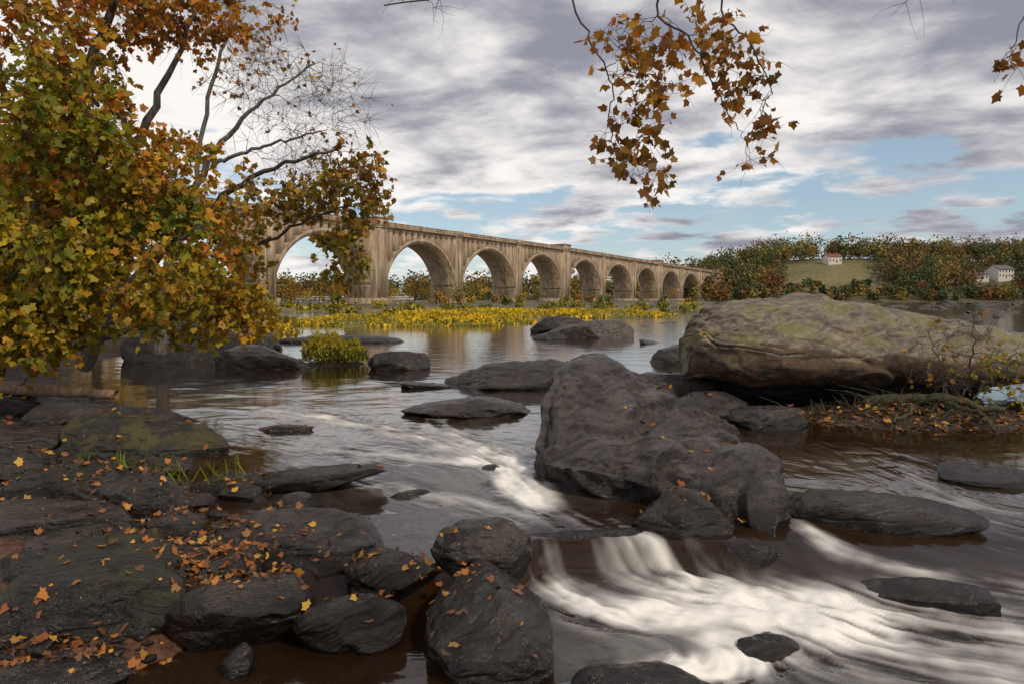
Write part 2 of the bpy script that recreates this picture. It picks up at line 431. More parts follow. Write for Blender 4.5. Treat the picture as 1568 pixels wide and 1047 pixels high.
F_, B_, MO = M_rockflat, M_rock, M_moss
RK = [ # x, y, z, rx, ry, rz, rot, mat, sub, top-plane
    (3.15, 6.35, 0.00, 1.10, 0.42, 0.23, -0.25, B_, 6, None),
    (5.45, 7.5, 0.02, 0.75, 0.38, 0.12, -0.1, F_, 6, None),
    (2.95, 5.05, -0.19, 0.60, 0.22, 0.12, -0.5, B_, 6, None),
    (1.55, 6.10, 0.03, 0.50, 0.42, 0.26, -0.5, B_, 6, None),
    (3.95, 10.6, 0.1, 0.66, 0.5, 0.28, 0.1, B_, 6, .8),
    (-0.22, 5.3, 0.04, 0.42, 0.30, 0.25, 0.1, B_, 7, None),
    (-0.14, 4.35, -0.08, 0.40, 0.62, 0.27, 0.25, B_, 7, None),
    (-0.87, 4.95, 0.0, 0.35, 0.25, 0.19, -0.2, B_, 6, .8),
    (-1.02, 4.4, -0.08, 0.34, 0.22, 0.20, 0.1, B_, 6, .85),
    (-1.75, 4.45, -0.02, 0.48, 0.28, 0.22, 0.1, B_, 6, .8),
    (-2.74, 4.55, 0.02, 0.60, 0.46, 0.38, 0.1, MO, 7, None),
    (-1.62, 5.6, 0.02, 0.78, 0.58, 0.26, -0.15, F_, 7, .65),
    (-3.50, 6.4, 0.12, 0.62, 0.27, 0.26, -0.3, B_, 6, None),
    (-4.75, 8.9, 0.12, 1.25, 0.66, 0.38, 0.1, M_moss2, 7, .8),
    (-3.95, 5.85, 0.05, 0.9, 0.42, 0.26, 0.1, F_, 6, .7),
    (-2.45, 7.25, 0.02, 1.15, 0.32, 0.16, 0.12, F_, 6, .7),
    (-0.8, 11.8, 0.05, 1.15, 0.6, 0.30, 0.05, F_, 6, None),
    (0.0, 15.8, 0.08, 1.7, 1.1, 0.46, 0.1, F_, 6, None),
    (-3.15, 19.3, 0.1, 0.85, 0.6, 0.58, 0.3, B_, 6, None),
    (-7.1, 19.7, 0.1, 1.5, 0.9, 0.60, 0.0, B_, 6, None),
    (-10.4, 22.0, 0.35, 2.1, 1.2, 1.0, 0.1, B_, 6, None),
    (-10.2, 26, 0.1, 1.5, 0.9, 0.75, 0.0, B_, 6, None),
    (-7.8, 31, 0.0, 3.0, 0.9, 0.35, 0.0, B_, 6, None),
    (2.7, 40.0, 0.2, 1.6, 1.0, 0.9, 0.0, B_, 6, None),
    (4.3, 35.0, 0.1, 2.3, 1.2, 0.9, 0.1, M_farrock, 6, None),
    (1.9, 33, 0.0, 0.9, 0.6, 0.4, 0.1, B_, 5, None),
    (-6.2, 10.6, 0.03, 1.4, 0.6, 0.28, 0.1, F_, 6, .7),
    (-8.2, 11.9, 0.06, 2.1, 0.8, 0.38, 0.05, F_, 6, .7),
    (-3.4, 10.3, 0.02, 0.45, 0.28, 0.13, 0.2, F_, 5, .6),
    (4.4, 15.6, 0.1, 0.9, 0.8, 0.5, 0.0, B_, 6, None),
    (3.1, 13.4, 0.1, 1.0, 0.7, 0.48, 0.0, B_, 6, None),
    (3.3, 11.7, 0.1, 0.8, 0.55, 0.35, 0.3, B_, 6, None),
    (-1.3, 3.62, -0.20, 0.34, 0.22, 0.15, 0.2, B_, 6, .7),
    (0.72, 3.72, -0.22, 0.50, 0.30, 0.19, 0.2, B_, 6, None),
    (-1.62, 4.02, -0.16, 0.10, 0.10, 0.12, 0.3, B_, 5, None),
    (-2.45, 3.75, -0.08, 0.40, 0.18, 0.14, 0.1, F_, 6, .6),
    (-3.3, 5.35, 0.02, 0.45, 0.3, 0.22, 0.6, B_, 6, .8),
    (-4.4, 6.95, 0.12, 0.60, 0.35, 0.26, 0.3, MO, 6, .8),
    (-4.3, 7.8, 0.05, 0.65, 0.3, 0.18, 0.1, F_, 6, .7),
    (-5.8, 7.6, 0.15, 0.7, 0.4, 0.28, 0.1, B_, 6, .8),
    (-6.6, 9.0, 0.10, 0.8, 0.45, 0.26, 0.1, B_, 6, .8),
    (0.72, 5.84, -0.07, 0.62, 0.16, 0.13, 0.05, B_, 6, None),
    (1.98, 5.62, -0.12, 0.26, 0.16, 0.14, 0.4, B_, 6, None),
    (1.62, 4.30, -0.22, 0.22, 0.15, 0.10, 0.4, B_, 5, None),
    (-0.55, 9.1, -0.02, 0.30, 0.16, 0.08, 0.4, B_, 5, None),
    (-1.05, 7.0, -0.04, 0.26, 0.12, 0.10, 0.7, B_, 5, None),
    (-0.25, 8.0, -0.03, 0.20, 0.13, 0.10, 0.7, B_, 5, None),
    (-1.9, 15.2, 0.0, 0.6, 0.3, 0.16, 0.2, F_, 5, None),
    (5.6, 21, 0.1, 1.3, 0.8, 0.5, 0, B_, 5, None),
    (9.5, 19, 0.1, 1.4, 1.0, 0.6, 0, B_, 5, None),
    (-5.35, 20.7, -0.02, 1.3, .8, .22, 0, B_, 5, None),
]
for k in range(40):
    c = [(-2.9, 5.7, .9, .5), (-3.9, 6.9, 1.2, .6), (-5.6, 8.4, 1.2, 1), (-2.3, 5.0, .4, .25)][k % 4]
    x = rng.normal(c[0], c[2] * .7); y = max(4.0, rng.normal(c[1], c[3] * .8))
    s = rng.uniform(.09, .26)
    RK.append((x, y, -.01 + .02 * rng.random(), s * rng.uniform(1, 1.6), s, s * rng.uniform(.6, .95), rng.uniform(-.6, .6), B_ if k % 3 else F_, 5, rng.uniform(.7, .95)))
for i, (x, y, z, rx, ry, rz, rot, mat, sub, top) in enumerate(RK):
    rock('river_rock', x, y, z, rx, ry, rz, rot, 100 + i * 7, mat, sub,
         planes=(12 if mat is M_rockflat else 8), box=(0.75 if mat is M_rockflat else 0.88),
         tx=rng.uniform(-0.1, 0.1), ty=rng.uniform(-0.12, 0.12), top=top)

def scatter_rocks(name, pts, mat, sub=3):
    V, F, o = [], [], 0
    shp = [rock_shape(900 + k, sub, 9, .75, .6) for k in range(10)]
    for k, (x, y, z, rx, ry, rz) in enumerate(pts):
        v, f = shp[k % 10]
        w = (v * np.array([rx, ry, rz])) @ euler(rng.normal(0, .2), rng.normal(0, .2), rng.uniform(0, 6.28) if rx / ry < 1.6 else rng.uniform(-.3, .3)).T + np.array([x, y, z])
        V.append(w); F.append(f + o); o += len(v)
    return mesh_quads(name, np.concatenate(V), np.concatenate(F), mat=mat, smooth=True)

pts = []
for k in range(700):
    c = [(-2.6, 5.5, .7, .5), (-2.3, 4.9, .6, .3), (-3.6, 6.8, 1.3, .6), (-2.4, 4.1, .8, .3), (-2.55, 5.3, .25, .4)][rng.integers(5)]
    x = rng.normal(c[0], c[2] * .7); y = rng.normal(c[1], c[3] * .8)
    s = 0.012 + 0.05 * rng.random() ** 2
    z = float(terrain(np.array([x]), np.array([y]))[0])
    pts.append((x, y, z + s * 0.2, s * rng.uniform(.9, 1.9), s, s * rng.uniform(.4, .9)))
scatter_rocks('pebbles', pts, M_rock, 3)
pts = []
for k in range(330):
    y = 30 + (rng.random() ** 1.3) * 320
    t = rng.uniform(0.12, 0.98) if rng.random() < 0.85 else rng.uniform(-0.28, 0.12)
    if t < .2 and y < 60: continue
    s = rng.uniform(0.2, 0.95) * (0.45 + y / 130)
    pts.append((t * y, y, -.05, s * rng.uniform(1.0, 2.2), s * 0.7, s * rng.uniform(0.2, 0.4)))
scatter_rocks('distant_river_rocks', pts, M_farrock, 3)

# ------------------------------------------------------------------ leaves
T_MAPLE = np.array([(0, 0), (.12, .12), (.40, .06), (.38, .26), (.56, .50), (.31, .58), (0, 1.0), (-.28, .60), (-.56, .50), (-.40, .24), (-.40, .06), (-.12, .12)])
T_OVAL = np.array([(0, 0), (.28, .3), (.24, .7), (0, 1), (-.24, .7), (-.28, .3)])

def leaf_geom(pos, ydir, size, tmpl, curl=0.3, flat=None):
    n = len(pos)
    yd = ydir / np.linalg.norm(ydir, axis=1)[:, None]
    ref = rng.normal(size=(n, 3)) if flat is None else flat
    zd = ref - (ref * yd).sum(1)[:, None] * yd
    zd /= np.linalg.norm(zd, axis=1)[:, None]
    xd = np.cross(yd, zd)
    asp = rng.uniform(.7, 1.15, n)[:, None]
    tx = tmpl[:, 0][None, :] * size[:, None] * asp
    ty = tmpl[:, 1][None, :] * size[:, None]
    cu = rng.uniform(-curl, curl * 1.3, n)[:, None]
    tz_ = -np.abs(tx) * cu - ty * (tmpl[:, 1][None, :]) * cu * 0.7
    V = pos[:, None, :] + tx[..., None] * xd[:, None, :] + ty[..., None] * yd[:, None, :] + tz_[..., None] * zd[:, None, :]
    return V.reshape(-1, 3)

def leaf_mesh(name, pos, ydir, size, cols, tmpl, mat, curl=0.3, flat=None):
    V = leaf_geom(pos, ydir, size, tmpl, curl, flat)
    k = len(tmpl)
    return mesh_np(name, V, np.arange(len(V)), np.arange(len(pos)) * k, mat=mat, col=np.repeat(cols, k, axis=0))

PAL = {
    'orange': [(.60, .18, .02), (.54, .25, .02), (.40, .12, .02), (.58, .32, .03), (.30, .17, .02)],
    'olive': [(.24, .22, .02), (.35, .28, .02), (.16, .18, .02), (.48, .33, .02), (.44, .19, .02), (.12, .14, .015)],
    'green': [(.10, .17, .015), (.16, .21, .02), (.24, .25, .02), (.38, .30, .02)],
    'gold': [(.55, .37, .03), (.44, .30, .03), (.32, .25, .03), (.52, .24, .02)],
    'rust': [(.28, .10, .02), (.37, .15, .025), (.18, .075, .02), (.45, .22, .03), (.15, .10, .02)],
    'brown': [(.18, .105, .025), (.27, .16, .03), (.12, .085, .02), (.20, .16, .03)],
    'litter': [(.35, .13, .03), (.24, .08, .02), (.38, .19, .04), (.13, .055, .025), (.09, .045, .025), (.28, .12, .04), (.16, .07, .03), (.42, .24, .04)],
}
def pal_cols(names, n):
    pool = np.array([c for q in names for c in PAL[q]])
    c = pool[rng.integers(0, len(pool), n)]
    return c * rng.uniform(0.7, 1.25, (n, 1))

# ------------------------------------------------------------------ trees
def tubes(name, paths, mat):
    V, F, o = [], [], 0
    for pts, rad, sides in paths:
        pts = np.asarray(pts, float); rad = np.asarray(rad, float)
        n = len(pts)
        t = np.gradient(pts, axis=0)
        t /= np.linalg.norm(t, axis=1)[:, None] + 1e-9
        ref = np.array([0.31, 0.52, 0.2]) if abs(t[0] @ np.array([0.31, 0.52, 0.2])) < .5 else np.array([.6, -.2, .1])
        a = np.cross(t, ref); a /= np.linalg.norm(a, axis=1)[:, None] + 1e-9
        b = np.cross(t, a)
        th = np.arange(sides) / sides * 2 * np.pi
        ring = pts[:, None, :] + rad[:, None, None] * (np.cos(th)[None, :, None] * a[:, None, :] + np.sin(th)[None, :, None] * b[:, None, :])
        V.append(ring.reshape(-1, 3))
        i = (np.arange(n - 1)[:, None] * sides + np.arange(sides)[None, :])
        j = (np.arange(n - 1)[:, None] * sides + (np.arange(sides)[None, :] + 1) % sides)
        F.append(np.stack([i, j, j + sides, i + sides], -1).reshape(-1, 4) + o)
        o += n * sides
    return mesh_quads(name, np.concatenate(V), np.concatenate(F), mat=mat, smooth=True)

def grow_tree(name, limbs, blobs, bark, leafsize, tmpl=T_MAPLE, twigs=5, lpt=6, twiglen=0.45, thick=1.0, droop=0.35):
    """limbs: polylines of (x,y,z,r); blobs: (cx,cy,cz,rx,ry,rz,n,palettes,leaf fraction)"""
    paths, nodes, nrad = [], [], []
    for L in limbs:
        q = smooth_path(L, len(L) * 6)
        q[1:-1, :3] += rng.normal(0, 0.03, (len(q) - 2, 3)) * (1.0 if name != 'overhanging_sycamore_tree' else .4)
        paths.append((q[:, :3], np.maximum(q[:, 3], .004), 8))
        nodes += list(q[2:, :3]); nrad += list(q[2:, 3])
    tg = []
    for (cx, cy, cz, rx, ry, rz, nn, pal, frac) in blobs:
        d = rng.normal(size=(nn, 3)); d /= np.linalg.norm(d, axis=1)[:, None]
        d *= rng.uniform(0.15, 1.0, (nn, 1)) ** 0.45
        for q in d * np.array([rx, ry, rz]) + np.array([cx, cy, cz]):
            tg.append((q, pal, frac))
    base = np.array(nodes)
    tg.sort(key=lambda s: ((base - s[0]) ** 2).sum(1).min())
    lp, ld, lc = [], [], []
    N = np.array(nodes); NR = np.array(nrad)
    for (q, pal, frac) in tg:
        dist = np.linalg.norm(N - q, axis=1)
        j = int(np.argmin(dist + 0.25 * (N[:, 2] > q[2] + 0.2)))
        s = N[j]; D = dist[j]
        m = max(4, int(D / 0.25) + 2)
        t = np.linspace(0, 1, m)[:, None]
        arc = np.sin(t * np.pi) * D * rng.uniform(0.02, 0.18) * np.array([0, 0, 1])
        wob = rng.normal(0, 0.035 * D + 0.012, (m, 3)) * np.sin(t * np.pi)
        pth = s + (q - s) * t + arc + wob
        r0 = min(NR[j] * 0.65, (0.006 + 0.010 * D) * thick)
        rr = np.linspace(r0, 0.004 * thick, m)
        paths.append((pth, rr, 5 if r0 > 0.012 else 4))
        N = np.vstack([N, pth[1:]]); NR = np.concatenate([NR, rr[1:]])
        dirn = (q - s) / (D + 1e-6)
        clump_c = pal_cols(pal, 1)[0]
        for k in range(twigs):
            td = dirn * 0.6 + rng.normal(0, 0.65, 3) + np.array([0, 0, -0.1])
            td /= np.linalg.norm(td)
            Lt = twiglen * rng.uniform(0.5, 1.2)
            st = pth[-1 - (k % 3)] if m > 4 else pth[-1]
            tt = np.linspace(0, 1, 4)[:, None]
            tp = st + td * Lt * tt + np.array([0, 0, -1]) * (tt ** 2) * Lt * droop * 0.5 + rng.normal(0, 0.015, (4, 3)) * tt
            paths.append((tp, np.array([.004, .0032, .0024, .0016]) * thick, 3))
            if rng.random() < frac:
                kk = max(1, int(lpt * rng.uniform(0.6, 1.3)))
                f = rng.uniform(0.25, 1.0, kk)
                pp = st + td * Lt * f[:, None] + np.array([0, 0, -1]) * (f[:, None] ** 2) * Lt * droop * 0.5
                lp.append(pp + rng.normal(0, 0.012, (kk, 3)))
                ld.append(td * 0.5 + rng.normal(0, 0.7, (kk, 3)) + np.array([0, 0, -0.55]))
                lc.append(clump_c * 0.5 + pal_cols(pal, kk) * 0.5)
    root = empty(name, tuple(limbs[0][0][:3]))
    parent(tubes('trunk_and_branches', paths, bark), root)
    if lp:
        lp = np.concatenate(lp); ld = np.concatenate(ld); lc = np.concatenate(lc)
        sz = leafsize * rng.uniform(0.5, 1.3, len(lp))
        parent(leaf_mesh('leaves', lp, ld, sz, lc, tmpl, M_leaf, .5), root)
    return root

grow_tree('maple_tree', [
    [(-9.9, 12.9, 0.2, .17), (-9.2, 12.4, 2.0, .14), (-8.0, 11.9, 4.2, .11), (-7.1, 11.6, 6.2, .08), (-6.2, 11.5, 8.2, .04)],
    [(-9.2, 12.4, 1.6, .11), (-7.6, 12.0, 3.1, .09), (-6.4, 11.8, 4.9, .07), (-5.5, 11.8, 6.9, .03)],
    [(-9.6, 12.6, 1.0, .10), (-7.9, 11.9, 1.9, .08), (-6.4, 11.4, 2.5, .05), (-5.0, 11.1, 3.2, .02)],
    [(-8.0, 11.9, 4.2, .08), (-8.6, 11.4, 5.8, .06), (-8.4, 11.0, 7.4, .03)],
], [
    (-7.9, 11.0, 5.4, 1.6, 1.5, 1.5, 100, ('olive', 'orange'), .9),
    (-6.6, 11.3, 4.0, 1.5, 1.3, 1.3, 100, ('olive', 'orange', 'gold'), .95),
    (-7.6, 10.6, 2.7, 1.5, 1.3, 1.0, 105, ('olive', 'gold', 'green'), 1),
    (-8.0, 10.7, 1.6, 1.5, 1.0, 0.55, 75, ('olive', 'gold'), 1),
    (-5.9, 10.8, 2.3, 0.9, 1.0, 0.6, 40, ('gold', 'olive'), .95),
    (-5.9, 11.0, 3.3, 0.7, 0.8, 0.7, 30, ('green', 'olive'), .95),
    (-5.4, 11.8, 7.0, 1.3, 1.0, 0.7, 55, ('orange', 'rust'), .6),
    (-7.2, 11.8, 7.3, 1.6, 1.2, 0.9, 75, ('orange',), .75),
    (-6.7, 10.2, 4.7, 1.0, 0.8, 0.9, 35, ('green', 'olive'), .95),
    (-9.8, 11.0, 4.0, 1.4, 1.5, 2.4, 60, ('olive',), .95),
], M_bark, 0.125, twigs=6, lpt=7, twiglen=0.5)

grow_tree('sycamore_tree', [
    [(-10.2, 16.2, 0.4, .2), (-8.8, 15.6, 2.2, .15), (-7.0, 14.8, 3.6, .09), (-5.2, 14.2, 4.6, .05), (-3.5, 13.7, 5.0, .02)],
    [(-8.8, 15.6, 2.2, .1), (-7.2, 14.9, 2.6, .07), (-5.6, 14.3, 3.0, .04), (-4.2, 13.9, 3.6, .025), (-3.0, 13.5, 3.9, .012)],
    [(-9.6, 16, 1.1, .09), (-7.6, 15, 1.5, .06), (-6.0, 14.4, 2.0, .035), (-5.0, 14, 2.2, .015)],
], [
    (-6.0, 14.2, 2.8, 0.9, 1.0, 1.3, 78, ('gold', 'orange', 'olive'), .85),
    (-4.6, 14.0, 4.1, 1.1, 0.9, 0.50, 45, ('gold', 'brown'), .8),
    (-3.1, 13.5, 4.3, 0.6, 0.7, 0.9, 42, ('brown', 'olive', 'rust'), .85),
    (-3.3, 13.5, 2.9, 0.42, 0.6, 0.75, 22, ('brown', 'olive'), .85),
    (-5.6, 14.2, 1.7, 0.8, 0.8, 0.45, 48, ('gold',), .95),
    (-7.0, 14.8, 2.0, 1.0, 0.9, 1.0, 55, ('gold', 'olive'), .95),
    (-7.0, 14.8, 4.8, 1.2, 0.9, 1.2, 36, ('orange', 'gold'), .8),
], M_bark, 0.135, twigs=5, lpt=5, twiglen=0.42)

grow_tree('bare_tree', [
    [(-9.8, 19, 0.5, .18), (-9.2, 18.6, 3.4, .13), (-8.0, 18.2, 5.8, .08), (-6.6, 18.0, 7.2, .045), (-5.2, 18.0, 8.2, .02)],
    [(-8.0, 18.2, 5.6, .06), (-6.6, 18, 6.0, .04), (-5.0, 17.9, 6.4, .02)],
    [(-8.6, 18.4, 4.8, .07), (-8.0, 18.2, 7.8, .05), (-7.2, 18.2, 10.2, .03)],
], [
    (-5.6, 18.0, 7.0, 2.0, 1.0, 1.6, 135, ('rust',), .04),
    (-5.0, 18.0, 5.4, 1.3, 0.9, 0.8, 45, ('rust', 'brown'), .2),
    (-7.4, 18.2, 9.0, 1.4, 1.0, 1.5, 60, ('rust', 'orange'), .3),
], M_barklight, 0.14, twigs=6, lpt=3, twiglen=0.75, thick=1.4, droop=0.0)

grow_tree('overhanging_sycamore_tree', [
    [(4.6, -2.6, -0.3, .3), (4.3, -2.2, 2.6, .26), (3.9, -0.6, 5.0, .18), (3.0, 3.0, 5.6, .09), (1.8, 5.4, 5.2, .04), (0.2, 6.2, 4.9, .014), (-1.2, 6.4, 4.75, .006)],
    [(1.6, 5.5, 5.1, .016), (0.5, 5.5, 4.6, .010), (0.64, 5.5, 4.09, .008), (0.80, 5.45, 3.70, .006), (0.77, 5.4, 3.36, .005), (0.95, 5.4, 2.95, .004)],
    [(2.2, 5.0, 5.3, .016), (1.19, 5.5, 4.45, .010), (1.45, 5.5, 4.09, .008), (1.61, 5.5, 3.73, .006), (1.82, 5.5, 3.36, .004)],
    [(2.4, 4.8, 5.3, .014), (1.70, 5.5, 4.45, .009), (1.93, 5.5, 4.04, .007), (2.1, 5.5, 3.65, .004)],
    [(3.0, 3.0, 5.6, .05), (3.8, 5.0, 5.2, .02), (4.25, 5.6, 4.6, .008), (4.1, 5.6, 4.05, .004)],
    [(3.8, 5.0, 5.2, .02), (3.5, 5.5, 4.8, .007), (3.2, 5.5, 4.5, .004)],
], [
    (1.42, 5.5, 3.92, .70, .35, .42, 54, ('rust', 'orange'), .8),
    (0.90, 5.4, 3.20, .22, .25, .34, 18, ('rust',), .9),
    (1.92, 5.5, 3.50, .25, .3, .50, 20, ('rust',), .75),
    (0.78, 5.5, 3.95, .15, .25, .30, 8, ('rust', 'orange'), .8),
    (1.15, 5.5, 3.00, .18, .1, .08, 5, ('rust',), .9),
    (4.1, 5.6, 3.95, .12, .2, .12, 4, ('rust',), .8),
    (3.3, 5.5, 4.45, .35, .2, .12, 5, ('rust',), .0),
    (-0.8, 6.3, 4.85, .35, .2, .15, 8, ('rust',), .0),
], M_bark, 0.082, twigs=3, lpt=4, twiglen=0.24, thick=0.65, droop=0.5)

# ---- masses of trees further off
def tree_mass(name, trees, leaf, mat=M_far, low=.30, trunk=True, jit=.3):
    lp, ls, lc, paths = [], [], [], []
    for (x, y, z, h, w, col, nl) in trees:
        nb = 8
        bc = np.stack([rng.normal(0, w * 0.22, nb), rng.normal(0, w * 0.22, nb), h * rng.uniform(low, 0.80, nb)], 1)
        bc[:, :2] *= (1.15 - bc[:, 2:] / h * .7)
        br = w * rng.uniform(0.2, 0.38, nb)
        bi = rng.integers(0, nb, nl)
        d = rng.normal(size=(nl, 3)); d /= np.linalg.norm(d, axis=1)[:, None]
        d *= rng.uniform(0.3, 1.05, (nl, 1)) ** 0.5
        p = bc[bi] + d * br[bi][:, None] * np.array([1, 1, 0.85 * h / (w * 1.5) + .3])
        p[:, 2] = np.clip(p[:, 2], h * .03 + rng.random(nl) * h * .1, h * 1.1)
        lp.append(p + np.array([x, y, z]))
        ls.append(np.full(nl, leaf) * rng.uniform(.6, 1.4, nl))
        bt = rng.uniform(0.75, 1.25, nb)
        lc.append(np.array(col)[None, :] * bt[bi][:, None] * rng.uniform(1 - jit, 1 + jit, (nl, 1)))
        if h > 3 and trunk:
            paths.append((np.array([(x, y, z - .5), (x + .02 * h, y, z + h * .4), (x, y, z + h * .8)]), np.array([.018 * h, .012 * h, .004 * h]), 5))
    lp = np.concatenate(lp); ls = np.concatenate(ls); lc = np.concatenate(lc)
    root = empty(name, (float(trees[0][0]), float(trees[0][1]), float(trees[0][2])))
    parent(leaf_mesh('foliage', lp, rng.normal(size=lp.shape), ls, lc, T_OVAL * np.array([1.5, 1]), mat), root)
    if paths:
        parent(tubes('trunks', paths, M_bark), root)
    return root

FC = [(.15, .125, .045), (.22, .135, .045), (.10, .115, .045), (.065, .085, .04), (.28, .20, .05), (.20, .095, .04), (.12, .13, .05), (.23, .20, .055), (.08, .10, .045), (.17, .125, .05), (.09, .105, .04), (.075, .09, .042)]  # autumn crown colours, brightened overall so haze is in the palette
def tz(x, y): return float(terrain(np.array([float(x)]), np.array([float(y)]))[0])

T = []
for k in range(26):
    y = rng.uniform(21, 60); x = -y * rng.uniform(0.58, 0.95)
    T.append((x, y, tz(x, y), rng.uniform(6, 11), rng.uniform(5, 8), [(.20, .15, .02), (.28, .15, .02), (.12, .12, .02), (.32, .21, .03)][k % 4], 1500))
for k in range(14):
    y = rng.uniform(30, 70); x = -y * rng.uniform(0.40, 0.56)
    T.append((x, y, tz(x, y), rng.uniform(2.0, 4.0), rng.uniform(3, 5), [(.28, .19, .02), (.32, .21, .03), (.16, .15, .02)][k % 3], 1100))
tree_mass('riverbank_trees', T, 0.24, M_far)

def bridge_side(x, y):     # metres behind (+) or in front (-) of the viaduct
    return -0.843 * (x + 35.4) + 0.537 * (y - 181.3)
T = []
for k in range(250):
    y = rng.uniform(118, 380); t = rng.uniform(-0.42, 0.27); x = t * y
    s = bridge_side(x, y)
    if -2 < s < 12: continue
    if s < 0 and (rng.random() < .50 or vnoise(np.array([[x * .05, y * .02, 1.]]), 5)[0] < 0): continue
    h = rng.uniform(3, 9) if s > 0 else rng.uniform(1.2, 3.2)
    if s < 0 and rng.random() < .18: h = rng.uniform(4, 7.5)
    T.append((x, y, tz(x, y), h, h * 1.0, [(.34, .17, .04), (.36, .26, .04), (.20, .18, .04), (.26, .15, .04), (.14, .15, .04)][rng.integers(5)], 220))
for k in range(50):
    y = rng.uniform(98, 118); x = rng.uniform(-.36, .28) * y
    T.append((x, y, tz(x, y), rng.uniform(.5, 1.2), rng.uniform(2, 4), [(.30, .24, .04), (.24, .20, .04), (.16, .15, .03)][rng.integers(3)], 110))
tree_mass('riverbank_shrubs', T, 0.42)

T = []
def inmeadow(t, y): return (0.395 < t < 0.53 and 462 < y < 532) or (0.675 < t < 0.745 and 436 < y < 492)
for k in range(430):       # far tree line seen beyond the arches
    y = rng.uniform(402, 520); t = rng.uniform(-0.75, 0.30)
    hh = rng.uniform(11, 21)
    T.append((t * y, y, tz(t * y, y) - .5, hh, hh * rng.uniform(.65, .95), FC[rng.integers(len(FC))], 150))
for k in range(900):      # wooded hill on the right
    y = 412 + rng.random() ** 1.1 * 190; t = rng.uniform(0.20, 1.0)
    if inmeadow(t, y): continue
    hh = rng.uniform(5, 10) if y < 436 else rng.uniform(11, 22) * (1.3 if rng.random() < .12 else 1)
    if 0.395 < t < .53 and y < 470: hh = rng.uniform(4, 9)
    T.append((t * y, y, tz(t * y, y) - .5, hh, hh * rng.uniform(.65, .95), FC[rng.integers(len(FC))], 190))
tree_mass('distant_trees', T, 1.35, low=.20, trunk=False, jit=.14)

# ---- goldenrod islands and bush
PX, PC, PH = [], [], []
for (cx, cy, rx, ry, nn) in [(-8, 55, 11, 8, 10000), (9, 76, 10, 8, 4500), (-3, 86, 13, 8, 5000), (-15, 39, 3, 2.5, 500)]:
    a = rng.uniform(0, 6.283, nn); r = np.sqrt(rng.random(nn))
    x = cx + rx * r * np.cos(a); y = cy + ry * r * np.sin(a)
    z = terrain(x, y)
    k = z > 0.02
    x, y, z = x[k], y[k], z[k]
    f = fbm(np.stack([x * .35, y * .35, 0 * x], 1), 3, 77)
    h = rng.uniform(.12, .36, len(x)) * (1.0 + np.clip(f * 1.3, -.5, .9))
    yel = (rng.random(len(x)) < 0.58 + f * 1.1)[:, None]
    c = np.where(yel, np.array([.60, .40, .025]), np.array([.21, .20, .04])) * rng.uniform(.65, 1.2, (len(x), 1))
    PX.append(np.stack([x, y, z], 1)); PC.append(c); PH.append(h)
PX = np.concatenate(PX); d = rng.normal(0, 0.35, PX.shape); d[:, 2] = 1
leaf_mesh('goldenrod_meadow', PX, d, np.concatenate(PH), np.concatenate(PC), T_OVAL * np.array([1.3, 1]), M_far)

nb = 4600
a = rng.uniform(0, 6.283, nb); r = np.sqrt(rng.random(nb))
bx = -5.35 + 1.0 * r * np.cos(a); by = 20.6 + .6 * r * np.sin(a)
bz = 0.10 + rng.random(nb) ** .8 * (0.90 * (1 - .50 * r ** 2)) * (1 + .5 * vnoise(np.stack([bx * 4, by * 4, 0 * bx], 1), 3))
c = np.where((rng.random(nb) < np.clip(bz * 1.1, .15, .8))[:, None], np.array([.50, .38, .03]), np.array([.15, .17, .03])) * rng.uniform(.5, 1.2, (nb, 1))
dd = rng.normal(0, .5, (nb, 3)); dd[:, 2] = .9
bush = empty('goldenrod_bush', (-5.35, 20.6, 0.1))
parent(leaf_mesh('leaves', np.stack([bx, by, bz], 1), dd, rng.uniform(.05, .15, nb), c, T_OVAL * np.array([.6, 1]), M_leaf), bush)
st = []
for k in range(110):
    i = rng.integers(nb)
    st.append((np.array([(-5.35 + (bx[i] + 5.35) * .5, 20.6 + (by[i] - 20.6) * .5, -.05), (bx[i], by[i], bz[i] + .08)]), np.array([.01, .004]), 3))
parent(tubes('stems', st, M_bark), bush)

# grass tufts at the left shore
gp, gd, gh, gc = [], [], [], []
for (cx, cy, nn) in [(-4.05, 7.35, 50), (-3.5, 7.15, 30), (-3.1, 7.3, 22), (-4.6, 7.5, 24)]:
    for k in range(nn):
        x = rng.normal(cx, .13); y = rng.normal(cy, .1)
        gp.append((x, y, max(tz(x, y), 0) + .05)); dv = rng.normal(0, .6, 3); dv[2] = 1
        gd.append(dv); gh.append(rng.uniform(.12, .34)); gc.append(np.array([.24, .27, .04]) * rng.uniform(.5, 1.2))
leaf_mesh('grass_tufts', np.array(gp), np.array(gd), np.array(gh), np.array(gc), T_OVAL * np.array([.10, 1]), M_leaf, 0.9)

